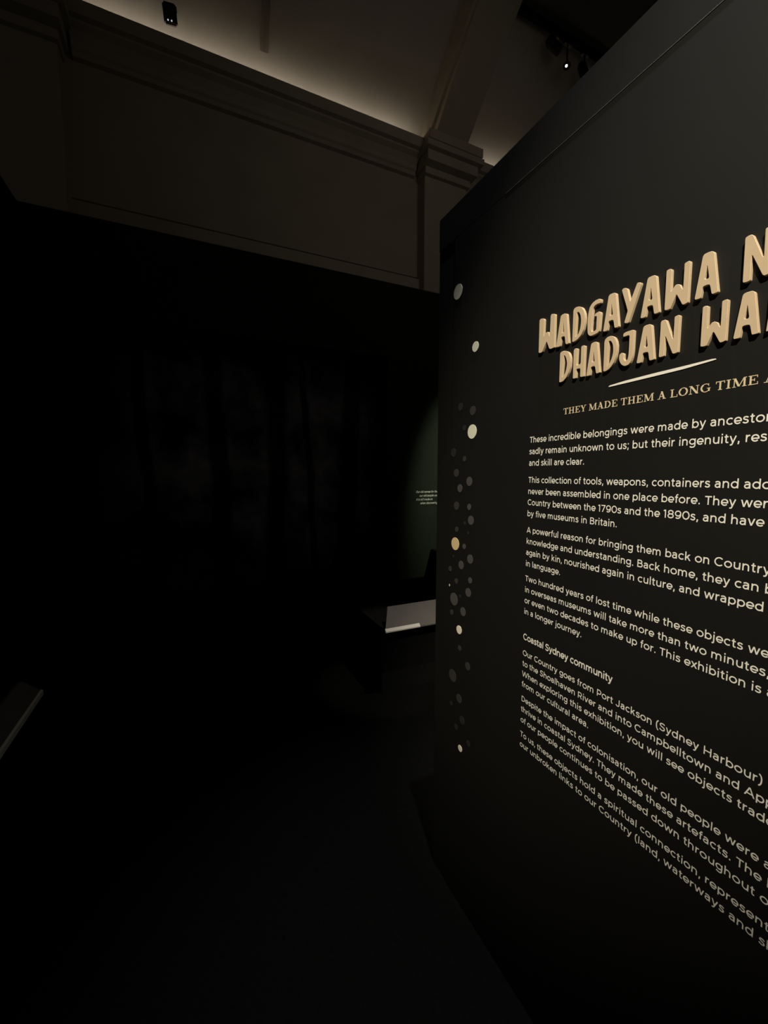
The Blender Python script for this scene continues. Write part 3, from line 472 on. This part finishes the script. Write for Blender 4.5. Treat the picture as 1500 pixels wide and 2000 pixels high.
# ---------------------------------------------------------------- plinth with a sloping label board, beyond the panel
root = thing('display_plinth', (2.4, 3.0, 0), 'low black plinth with a lit grey label board, beyond the text panel', 'plinth')
box('body', M['plinth'], (1.16, 5.0, 2.50, 3.60, 0, 0.485), root, origin=(2.4, 3.0, 0))
bm = bmesh.new()
add_prism_x(bm, [(2.42, 0.485), (2.42, 0.502), (2.545, 0.612), (2.56, 0.605), (2.56, 0.485)], 1.150, 3.6)
for v_ in bm.verts:
    if v_.co.x < 1.2 and v_.co.y > 2.5:
        v_.co.x += 0.075
lb = obj('label_board', bm, M['rail'], root, origin=(1.15, 2.42, 0.5))
lb['label'] = 'grey sloping board'
bm = bmesh.new()
add_prism_x(bm, [(2.404, 0.482), (2.404, 0.490), (2.420, 0.506), (2.42, 0.482)], 1.146, 1.412)
lp = obj('edge_strip', bm, M['lip'], root, origin=(1.15, 2.42, 0.49))  # white colour paints the light pool on this stretch of the edge
lp['label'] = 'front edge strip, coloured white where the light pool falls'
bm = bmesh.new()
add_prism_x(bm, [(2.404, 0.482), (2.404, 0.490), (2.420, 0.506), (2.42, 0.482)], 1.412, 3.6)
obj('edge_strip', bm, M['rail'], root, origin=(1.5, 2.42, 0.49))  # same edge past the light pool, coloured grey as if shaded

root = thing('display_stand', (1.92, 3.05, 0.485), 'dark tapered stand on the plinth, half hidden by the text panel edge', 'stand')
bm = bmesh.new()
v0 = [bm.verts.new(c) for c in ((1.815, 3.0, 0.485), (2.05, 3.0, 0.485), (2.05, 3.10, 0.485), (1.815, 3.10, 0.485))]
v1 = [bm.verts.new(c) for c in ((1.895, 3.0, 0.88), (1.97, 3.0, 0.88), (1.97, 3.06, 0.88), (1.895, 3.06, 0.88))]
for i in range(4):
    bm.faces.new((v0[i], v0[(i + 1) % 4], v1[(i + 1) % 4], v1[i]))
bm.faces.new(v0[::-1]); bm.faces.new(v1)
obj('post', bm, M['plinth'], root, origin=(1.92, 3.05, 0.485))
bm = bmesh.new(); add_box(bm, 1.890, 1.925, 2.995, 3.03, 0.88, 0.892)
obj('clip', bm, M['lip'], root, origin=(1.9, 3.0, 0.88))['label'] = 'small white clip on the tip'

# plinth along the left partition
root = thing('display_plinth', (-0.85, 0.6, 0), 'low black plinth along the left wall with a faintly lit sloping edge', 'plinth')
box('body', M['plinth'], (-0.998, -0.74, -1.5, 2.42, 0, 0.479), root, origin=(-0.85, 0.6, 0))
bm = bmesh.new()
add_prism_y(bm, [(-0.70, 0.480), (-0.70, 0.502), (-0.770, 0.564), (-0.785, 0.56), (-0.785, 0.480)], -1.5, 2.43)
obj('label_board', bm, M['rail'], root, origin=(-0.70, 0.6, 0.5))['label'] = 'grey sloping board'
bm = bmesh.new()
add_prism_y(bm, [(-0.690, 0.480), (-0.690, 0.502), (-0.70, 0.506), (-0.70, 0.480)], -1.5, 2.43)
obj('edge_strip', bm, M['lip'], root, origin=(-0.69, 0.6, 0.49))['label'] = 'pale front edge strip'


# ---------------------------------------------------------------- lettering: geometric stroke alphabet
def arc(cx, cy, rx, ry, a0, a1, n=18):
    return [(cx + rx * math.cos(R(a0 + (a1 - a0) * i / n)), cy + ry * math.sin(R(a0 + (a1 - a0) * i / n))) for i in range(n + 1)]

def spl(*p, n=5):
    """smooth curve through the points"""
    out = []
    P = [p[0]] + list(p) + [p[-1]]
    for i in range(1, len(P) - 2):
        a, b, c, d = P[i - 1], P[i], P[i + 1], P[i + 2]
        for k in range(n):
            t = k / n
            out.append(tuple(0.5 * (2 * b[j] + (c[j] - a[j]) * t + (2 * a[j] - 5 * b[j] + 4 * c[j] - d[j]) * t * t + (3 * b[j] - a[j] - 3 * c[j] + d[j]) * t ** 3) for j in (0, 1)))
    out.append(tuple(p[-1]))
    return out

def V(x0, y0, x1, y1):           # straight stroke cut level with the line
    return ('d', (x0, y0), (x1, y1))

def S(*pts):                     # straight stroke, square ends
    return ('s', list(pts))

X = 525
LOW = (50, 475)
F = {}
F['a'] = (548, [('s', spl((80, 420), (145, 462), (235, 480), (335, 465), (400, 410), (422, 325))), S((422, 340), (422, 0)),
                ('s', spl((422, 295), (330, 297), (230, 297), (140, 270), (92, 210), (88, 140), (130, 72), (220, 42), (320, 58), (390, 115), (422, 190)))])
F['b'] = (632, [S((108, 0), (108, 740)), ('c', arc(328, 262, 228, 220, 0, 360, 32))])
F['c'] = (545, [('s', arc(312, 262, 232, 220, 46, 314, 26))])
F['d'] = (632, [S((524, 0), (524, 740)), ('c', arc(304, 262, 228, 220, 0, 360, 32))])
F['e'] = (585, [('s', arc(300, 262, 230, 220, 0, 318, 30)), S((76, 240), (568, 240))])
F['f'] = (340, [('s', [(165, 0), (165, 560)] + spl((165, 570), (185, 650), (235, 692), (325, 688))), S((35, 480), (315, 480))])
F['g'] = (632, [S((524, 525), (524, 20)), ('s', spl((524, 60), (512, -60), (450, -135), (340, -162), (210, -150), (105, -105))), ('c', arc(304, 282, 228, 200, 0, 360, 32))])
F['h'] = (615, [S((108, 0), (108, 740)), ('s', spl((108, 280), (135, 390), (215, 465), (320, 478), (420, 445), (478, 365), (490, 260)) + [(490, 0)])])
F['i'] = (240, [S((120, 0), (120, X)), S((120, 625), (120, 740))])
F['j'] = (245, [('s', [(124, X), (124, 0)] + spl((124, -20), (110, -110), (50, -155), (-30, -152))), S((124, 625), (124, 740))])
F['k'] = (570, [S((108, 0), (108, 740)), V(90, 150, 440, X), V(490, 0, 240, 330)])
F['l'] = (240, [S((120, 0), (120, 740))])
F['m'] = (950, [S((108, 0), (108, X)), ('s', spl((108, 290), (130, 390), (200, 462), (295, 478), (385, 450), (440, 375), (452, 280)) + [(452, 0)]),
                ('s', spl((452, 290), (475, 390), (550, 462), (645, 478), (735, 450), (792, 375), (804, 280)) + [(804, 0)])])
F['n'] = (615, [S((108, 0), (108, X)), ('s', spl((108, 280), (135, 390), (215, 465), (320, 478), (420, 445), (478, 365), (490, 260)) + [(490, 0)])])
F['o'] = (632, [('c', arc(316, 262, 244, 220, 0, 360, 34))])
F['p'] = (632, [S((108, -165), (108, X)), ('c', arc(328, 262, 228, 220, 0, 360, 32))])
F['q'] = (632, [S((524, -165), (524, X)), ('c', arc(304, 262, 228, 220, 0, 360, 32))])
F['r'] = (385, [S((108, 0), (108, X)), ('s', spl((108, 240), (140, 370), (220, 455), (350, 478)))])
F['s'] = (480, [('s', spl((408, 420), (335, 468), (235, 484), (140, 460), (100, 390), (135, 318), (240, 280), (350, 240), (398, 160), (370, 82), (270, 42), (150, 55), (55, 112)))])
F['t'] = (375, [('s', [(165, 655), (165, 170)] + spl((165, 160), (185, 80), (245, 46), (335, 62))), S((35, 480), (325, 480))])
F['u'] = (612, [S((504, X), (504, 0)), ('s', [(122, X), (122, 265)] + spl((122, 260), (135, 160), (192, 80), (290, 46), (397, 60), (477, 135), (504, 245)))])
F['v'] = (545, [V(66, X, 272, 0), V(479, X, 272, 0)])
F['w'] = (850, [V(68, X, 238, 0), V(425, X, 238, 0), V(425, X, 612, 0), V(782, X, 612, 0)])
F['x'] = (535, [V(66, X, 470, 0), V(470, X, 66, 0)])
F['y'] = (545, [V(66, X, 276, 10), ('s', [(480, 525), (268, 10)] + spl((262, -5), (225, -95), (165, -145), (70, -140)))])
F['T'] = (600, [S((30, 650), (570, 650)), S((300, 0), (300, 660))])
F['A'] = (760, [V(60, 0, 380, 700), V(700, 0, 380, 700), S((170, 205), (590, 205))])
F['C'] = (725, [('s', arc(395, 350, 325, 308, 44, 316, 28))])
F['W'] = (1100, [V(62, 700, 300, 0), V(550, 700, 300, 0), V(550, 700, 800, 0), V(1038, 700, 800, 0)])
F['O'] = (820, [('c', arc(410, 350, 338, 308, 0, 360, 36))])
F['B'] = (690, [S((132, 0), (132, 700)), ('s', [(132, 652), (370, 652)] + arc(385, 512, 160, 140, 90, -90, 12) + [(132, 372)]), ('s', [(132, 372), (400, 372)] + arc(420, 210, 180, 162, 90, -90, 12) + [(132, 48)])])
F['D'] = (775, [S((132, 0), (132, 700)), ('s', [(132, 652), (350, 652)] + arc(360, 350, 320, 302, 90, -90, 20) + [(132, 48)])])
F['P'] = (660, [S((132, 0), (132, 700)), ('s', [(132, 652), (370, 652)] + arc(385, 452, 195, 200, 90, -90, 16) + [(132, 252)])])
F['S'] = (620, [('s', spl((530, 575), (440, 640), (310, 658), (170, 630), (112, 525), (165, 420), (310, 362), (460, 310), (520, 205), (480, 100), (350, 42), (190, 62), (65, 140)))])
F['J'] = (545, [('s', [(415, 700), (415, 240)] + spl((415, 230), (395, 120), (320, 55), (210, 45), (110, 95), (50, 160)))])
F['R'] = (705, [S((132, 0), (132, 700)), ('s', [(132, 652), (380, 652)] + arc(395, 465, 185, 187, 90, -90, 16) + [(132, 278)]), V(600, 0, 400, 290)])
F['H'] = (785, [S((132, 0), (132, 700)), S((653, 0), (653, 700)), S((132, 350), (653, 350))])
F['1'] = (350, [S((205, 0), (205, 700)), S((30, 610), (205, 660))])
F['7'] = (590, [S((40, 652), (555, 652)), V(500, 655, 190, 0)])
F['9'] = (650, [('c', arc(315, 450, 235, 205, 0, 360, 30)), ('s', spl((550, 450), (545, 300), (490, 140), (380, 58), (250, 44), (120, 92)))])
F['0'] = (680, [('c', arc(340, 350, 270, 308, 0, 360, 34))])
F['8'] = (650, [('c', arc(325, 512, 205, 148, 0, 360, 28)), ('c', arc(325, 206, 238, 164, 0, 360, 28))])
F['.'] = (235, [S((117, -5), (117, 118))])
F[','] = (235, [S((125, 118), (125, 20), (85, -120))])
F[';'] = (240, [S((125, 400), (125, 520)), S((125, 118), (125, 20), (85, -120))])
F['('] = (350, [('s', spl((300, 760), (160, 610), (110, 330), (160, 30), (300, -140)))])
F[')'] = (350, [('s', spl((50, 760), (190, 610), (240, 330), (190, 30), (50, -140)))])
F[' '] = (262, [])

# bold serif capitals: (stroke, own width)
def sf(x, y, w=230):
    return ('w', S((x - w / 2, y), (x + w / 2, y)), 52)
TK, TN = 128, 58
H2 = 674
F2 = {' ': (280, [])}
F2['T'] = (700, [('w', S((350, 0), (350, 690)), TK), ('w', S((40, 670), (660, 670)), 60), sf(350, 26, 280), ('w', S((60, 700), (60, 505)), 46), ('w', S((640, 700), (640, 505)), 46)])
F2['H'] = (850, [('w', S((205, 0), (205, 700)), TK), ('w', S((645, 0), (645, 700)), TK), ('w', S((205, 355), (645, 355)), TN)] + [sf(x, y, 300) for x in (205, 645) for y in (26, H2)])
F2['E'] = (720, [('w', S((205, 0), (205, 700)), TK), ('w', S((60, 674), (625, 674)), 54), ('w', S((60, 26), (650, 26)), 54), ('w', S((205, 360), (450, 360)), TN), ('w', S((445, 250), (445, 470)), 46), ('w', S((618, 700), (618, 510)), 46), ('w', S((645, 0), (645, 205)), 46)])
F2['Y'] = (760, [('w', S((380, 0), (380, 330)), TK), ('w', V(150, 690, 380, 290), TK + 12), ('w', V(630, 690, 385, 290), TN), sf(380, 26, 290), sf(150, H2, 290), sf(630, H2, 230)])
F2['M'] = (1000, [('w', S((165, 0), (165, 700)), TN), ('w', S((825, 0), (825, 700)), TK), ('w', V(190, 700, 480, 40), TK + 14), ('w', V(800, 700, 480, 40), TN), sf(165, 26, 240), sf(825, 26, 290), sf(130, H2, 180), sf(870, H2, 190)])
F2['A'] = (790, [('w', V(165, 10, 385, 700), TN), ('w', V(610, 10, 375, 700), TK + 18), ('w', S((215, 225), (540, 225)), TN), sf(150, 26, 250), sf(625, 26, 290)])
F2['D'] = (820, [('w', S((205, 0), (205, 700)), TK), ('w', ('s', [(70, 674), (380, 674)] + arc(390, 350, 315, 324, 90, -90, 20) + [(70, 26)]), 54), ('w', ('s', arc(385, 350, 305, 290, 62, -62, 14)), TK)])
F2['L'] = (690, [('w', S((205, 0), (205, 700)), TK), sf(205, H2, 300), ('w', S((60, 26), (640, 26)), 54), ('w', S((632, 0), (632, 225)), 48)])
F2['O'] = (840, [('w', ('c', arc(420, 350, 315, 325, 0, 360, 34)), 60), ('w', ('s', arc(420, 350, 305, 300, 55, -55, 14)), TK), ('w', ('s', arc(420, 350, 305, 300, 125, 235, 14)), TK)])
F2['N'] = (850, [('w', S((165, 0), (165, 700)), TN), ('w', S((685, 0), (685, 700)), TN), ('w', V(170, 700, 680, 20), TK + 20), sf(165, 26, 240), sf(140, H2, 200), sf(685, H2, 240)])
F2['G'] = (850, [('w', ('s', arc(430, 350, 320, 325, 48, 345, 30)), 60), ('w', ('s', arc(435, 350, 305, 300, 125, 235, 14)), TK), ('w', S((690, 60), (690, 330)), TK - 10), sf(670, 310, 260), ('w', S((655, 690), (655, 490)), 46)])
F2['I'] = (430, [('w', S((215, 0), (215, 700)), TK), sf(215, 26, 300), sf(215, H2, 300)])


def stroke_quads(st, w):
    """flat quads (font units) for one stroke"""
    if st[0] == 'w':
        return stroke_quads(st[1], st[2])
    if st[0] == 'd':
        (x0, y0), (x1, y1) = st[1], st[2]
        L = math.hypot(x1 - x0, y1 - y0)
        h = w / 2 * L / max(abs(y1 - y0), 1e-6)
        return [[(x0 - h, y0), (x0 + h, y0), (x1 + h, y1), (x1 - h, y1)]]
    pts = [p for i, p in enumerate(st[1]) if i == 0 or math.dist(p, st[1][i - 1]) > 0.5]
    closed = st[0] == 'c'
    if closed:
        pts = pts[:-1]
    n = len(pts)
    L_, R_ = [], []
    for i in range(n):
        a = pts[i - 1] if (i > 0 or closed) else None
        c = pts[(i + 1) % n] if (i < n - 1 or closed) else None
        b = pts[i]
        d0 = None if a is None else Vector((b[0] - a[0], b[1] - a[1])).normalized()
        d1 = None if c is None else Vector((c[0] - b[0], c[1] - b[1])).normalized()
        t = d1 if d0 is None else d0 if d1 is None else (d0 + d1).normalized()
        ref = d0 or d1
        nn = Vector((-t.y, t.x)); rn = Vector((-ref.y, ref.x))
        k = w / 2 / max(0.45, nn.dot(rn))
        L_.append((b[0] + nn.x * k, b[1] + nn.y * k)); R_.append((b[0] - nn.x * k, b[1] - nn.y * k))
    q = []
    for i in range(n if closed else n - 1):
        j = (i + 1) % n
        q.append([L_[i], R_[i], R_[j], L_[j]])
    return q


def line_width(font, s, track=0):
    return sum(font[c][0] + track for c in s) - track


def text_line(name, s, font, origin, u, v, nrm, size, sx=1.0, weight=100, track=0, slant=0.0, m=None, parent=None, lift=0.0006):
    """flat vinyl lettering, one mesh; size = length of 1000 font units"""
    bm = bmesh.new()
    u, v, nrm = Vector(u), Vector(v), Vector(nrm)
    k = size / 1000
    pen = 0
    for ch in s:
        adv, sts = font[ch]
        for si, st in enumerate(sts):
            for q in stroke_quads(st, weight):
                vs = [bm.verts.new(u * ((pen + x + slant * y) * k * sx) + v * (y * k) + nrm * (lift + si * 0.00003)) for x, y in q]
                try:
                    bm.faces.new(vs)
                except ValueError:
                    pass
        pen += adv + track
    me = bpy.data.meshes.new(name)
    bm.to_mesh(me); bm.free()
    me.materials.append(m)
    o = bpy.data.objects.new(name, me)
    COL.objects.link(o)
    o.location = Vector(origin) - (parent_loc(parent) if parent else Vector((0, 0, 0)))
    if parent:
        o.parent = parent
    return o


U, VV, NN = (0, -1, 0), (0, 0, 1), (-1, 0, 0)
TY = 0.8290
SIZE, SXX, WGT, TRK = 0.0220, 0.878, 100, 22
PARA = [
    ('white paragraph starting "These incredible belongings", first below the serif subtitle',
     [('These incredible belongings were made by ancestors', 1.6310), ('sadly remain unknown to us; but their ingenuity, resilience', 1.6008), ('and skill are clear.', 1.5706)]),
    ('white paragraph starting "This collection of tools", second of the text panel',
     [('This collection of tools, weapons, containers and adornments', 1.5258), ('never been assembled in one place before. They were', 1.4957), ('Country between the 1790s and the 1890s, and have', 1.4662), ('by five museums in Britain.', 1.4360)]),
    ('white paragraph starting "A powerful reason", ending "in language"',
     [('A powerful reason for bringing them back on Country', 1.3915), ('knowledge and understanding. Back home, they can be', 1.3611), ('again by kin, nourished again in culture, and wrapped', 1.3307), ('in language.', 1.3000)]),
    ('white paragraph starting "Two hundred years", just above the Coastal Sydney heading',
     [('Two hundred years of lost time while these objects were', 1.2585), ('in overseas museums will take more than two minutes,', 1.2275), ('or even two decades to make up for. This exhibition is a', 1.1972), ('in a longer journey.', 1.1663)]),
    ('white paragraph starting "Our Country goes from Port Jackson"',
     [('Our Country goes from Port Jackson (Sydney Harbour)', 1.0480), ('to the Shoalhaven River and into Campbelltown and Appin', 1.0177), ('When exploring this exhibition, you will see objects traded', 0.9877), ('from our cultural area.', 0.9577)]),
    ('white paragraph starting "Despite the impact of colonisation"',
     [('Despite the impact of colonisation, our old people were a', 0.9152), ('thrive in coastal Sydney. They made these artefacts. The knowledge', 0.8848), ('of our people continues to be passed down throughout our culture', 0.8535)]),
    ('dim white paragraph starting "To us, these objects", lowest on the text panel',
     [('To us, these objects hold a spiritual connection, represent', 0.8110), ('our unbroken links to our Country (land, waterways and sky)', 0.7808)]),
]
ANCH = {'Country between the 1790s and the 1890s, and have': .5025, 'again by kin, nourished again in culture, and wrapped': .5154,
        'in overseas museums will take more than two minutes,': .5200, 'Our Country goes from Port Jackson (Sydney Harbour)': .5302}
for s_, w_ in ANCH.items():
    print('WIDTH', round(line_width(F, s_, TRK) * SIZE / 1000 * SXX, 4), w_)

for lab, lines in PARA:
    r_ = thing('paragraph', (WX, TY, lines[-1][1]), lab, 'text', 'paragraphs of the text panel')
    for s_, z in lines:
        text_line('text_line', s_, F, (WX, TY, z), U, VV, NN, SIZE, SXX, WGT, TRK, m=M['vinyl'], parent=r_)

o = text_line('heading', 'Coastal Sydney community', F, (WX, TY, 1.0935), U, VV, NN, 0.0250, 0.815, 122, 0, m=M['vinyl'])
tag(o, 'bold white heading reading Coastal Sydney community', 'text')
o = text_line('subtitle', 'THEY MADE THEM A LONG TIME AGO', F2, (WX, 0.7235, 1.6910), U, VV, NN, 0.0207, 1.015, 100, 0, m=M['tan'])
print('SUBW', line_width(F2, 'THEY MADE THEM A LONG TIME') * .0262 / 1000 * .755, .3754)
tag(o, 'tan serif line reading THEY MADE THEM A LONG TIME below the dash', 'text')

# tapered dash under the title
bm = bmesh.new()
vs = [bm.verts.new((WX - 0.0012, -y / 1000, z / 1000)) for y, z in DASH]
f = bm.faces.new(vs)
r = bmesh.ops.extrude_face_region(bm, geom=[f])
for g in r['geom']:
    if isinstance(g, bmesh.types.BMVert):
        g.co.x = WX
tag(obj('dash', bm, M['vinyl'], origin=(WX, 0.508, 1.739)), 'tapered cream dash between the raised title and the serif subtitle', 'mark')

# script quotation on the green black wall
r_ = thing('quotation', (2.14, PY, 1.225), 'small white slanted quotation on the dark green wall beyond the panel', 'text')
for s_, x0, z in (('Our old names for the', 2.144, 1.347), ('our old people use', 2.186, 1.306), ('it is still made on', 2.146, 1.266), ('when discovering', 2.196, 1.226)):
    text_line('text_line', s_, F, (x0, PY, z), (1, 0, 0), VV, (0, -1, 0), 0.032, 0.74, 104, 34, 0.35, M['vinyl'], r_)


# ---------------------------------------------------------------- raised title letters
def plate(name, outer, hole, xf, xb, m, parent, origin, inset=0.0005):
    """extruded letter plate; outlines in metres, (-y, z)"""
    bm = bmesh.new()

    def off(loop, d):
        n = len(loop); out = []
        for i in range(n):
            a, b_, c = Vector(loop[i - 1]), Vector(loop[i]), Vector(loop[(i + 1) % n])
            d0 = (b_ - a); d1 = (c - b_)
            d0 = d0.normalized() if d0.length > 1e-9 else d1.normalized()
            d1 = d1.normalized() if d1.length > 1e-9 else d0
            t = d0 + d1
            t = t.normalized() if t.length > 1e-6 else d0
            out.append(b_ + Vector((-t.y, t.x)) * d)
        return out

    def area(l):
        return sum(l[i - 1][0] * l[i][1] - l[i][0] * l[i - 1][1] for i in range(len(l))) / 2
    loops = [outer if area(outer) > 0 else outer[::-1]]
    if hole:
        loops.append(hole if area(hole) < 0 else hole[::-1])
    rings = []
    for lp in loops:
        ins = off(lp, inset)
        A = [bm.verts.new((xf, -p.x, p.y)) for p in ins]
        B = [bm.verts.new((xf + inset, -p[0], p[1])) for p in lp]
        C_ = [bm.verts.new((xb, -p[0], p[1])) for p in lp]
        rings.append((A, ins))
        n = len(lp)
        for i in range(n):
            j = (i + 1) % n
            bm.faces.new((A[i], A[j], B[j], B[i]))
            bm.faces.new((B[i], B[j], C_[j], C_[i]))
    flat = [v for A, _ in rings for v in A]
    for tri in tessellate_polygon([[Vector((p.x, p.y, 0)) for p in ins] for _, ins in rings]):
        try:
            bm.faces.new([flat[i] for i in tri])
        except ValueError:
            pass
    return obj(name, bm, m, parent, origin)

UP = ['W opening the upper title row', 'A between W and D in the upper title row', 'D in the upper title row', 'G in the upper title row',
      'A between G and Y in the upper title row', 'Y in the upper title row', 'A between Y and W in the upper title row',
      'W after the Y in the upper title row', 'A ending the first word of the upper title row', 'N opening the second word of the upper title row',
      'D opening the lower title row', 'H in the lower title row', 'A between H and D in the lower title row', 'D beside the J in the lower title row',
      'J in the lower title row', 'A between J and N in the lower title row', 'N ending the first word of the lower title row',
      'W opening the second word of the lower title row', 'A after the W in the lower title row', 'R at the photo edge in the lower title row']
for (g, outer, hole), lab in zip(TITLE, UP):
    outer = [(a / 1000, b_ / 1000) for a, b_ in outer]
    hole = [(a / 1000, b_ / 1000) for a, b_ in hole]
    base = Vector((WX, -sum(p[0] for p in outer) / len(outer), min(p[1] for p in outer)))
    r_ = plate('title_letter', outer, hole, WX - 0.0065, WX - 0.0032, M['letter'], None, base)
    tag(r_, 'raised cream letter ' + lab, 'letter', 'raised letters of the title')
    small = [(a, b_) for a, b_ in outer]
    plate('backing_plate', outer, hole, WX - 0.0029, WX, M['letter'], r_, base, 0.0003)

# ---------------------------------------------------------------- dots down the end of the panel
ORD = ['first', 'second', 'third', 'fourth', 'fifth', 'sixth', 'seventh', 'eighth', 'ninth', 'tenth', 'eleventh', 'twelfth', 'thirteenth', 'fourteenth',
       'fifteenth', 'sixteenth', 'seventeenth', 'eighteenth', 'nineteenth', 'twentieth'] 
ORD += ['twenty-' + w_ for w_ in ORD[:9]] + ['thirtieth'] + ['thirty-' + w_ for w_ in ORD[:9]]
BRIGHT = ['large pale dot, topmost on the text panel', 'small pale dot, second from the top of the text panel', 'large cream dot level with the first paragraph',
          'large ochre dot near the panel edge, mid height', 'tiny bright speck on the very edge of the panel', 'small cream dot level with the Coastal Sydney heading', 'small cream dot, lowest bright one on the panel']
nb = ng = 0
for y, z, rad, kind in DOTS:
    y, z, rad = y / 1000, z / 1000, rad / 1000
    xf = WX + (0.003 if y - rad > 1.187 else 0.0)
    bm = bmesh.new()
    th = 0.0012 if kind[0] == 'b' else 0.0006
    add_cyl(bm, (xf - th, y, z), (xf + (0.004 if y + rad > 1.187 else 0.0), y, z), rad, seg=32)
    o = obj('dot', bm, M[kind], origin=(xf, y, z))
    if kind[0] == 'b':
        tag(o, BRIGHT[nb], 'dot', 'bright dots on the panel'); nb += 1
    else:
        tag(o, '%s faint grey dot, %s grey one from the top of the panel edge' % ('large' if rad > 0.0135 else 'small', ORD[ng]), 'dot', 'faint grey dots on the panel'); ng += 1
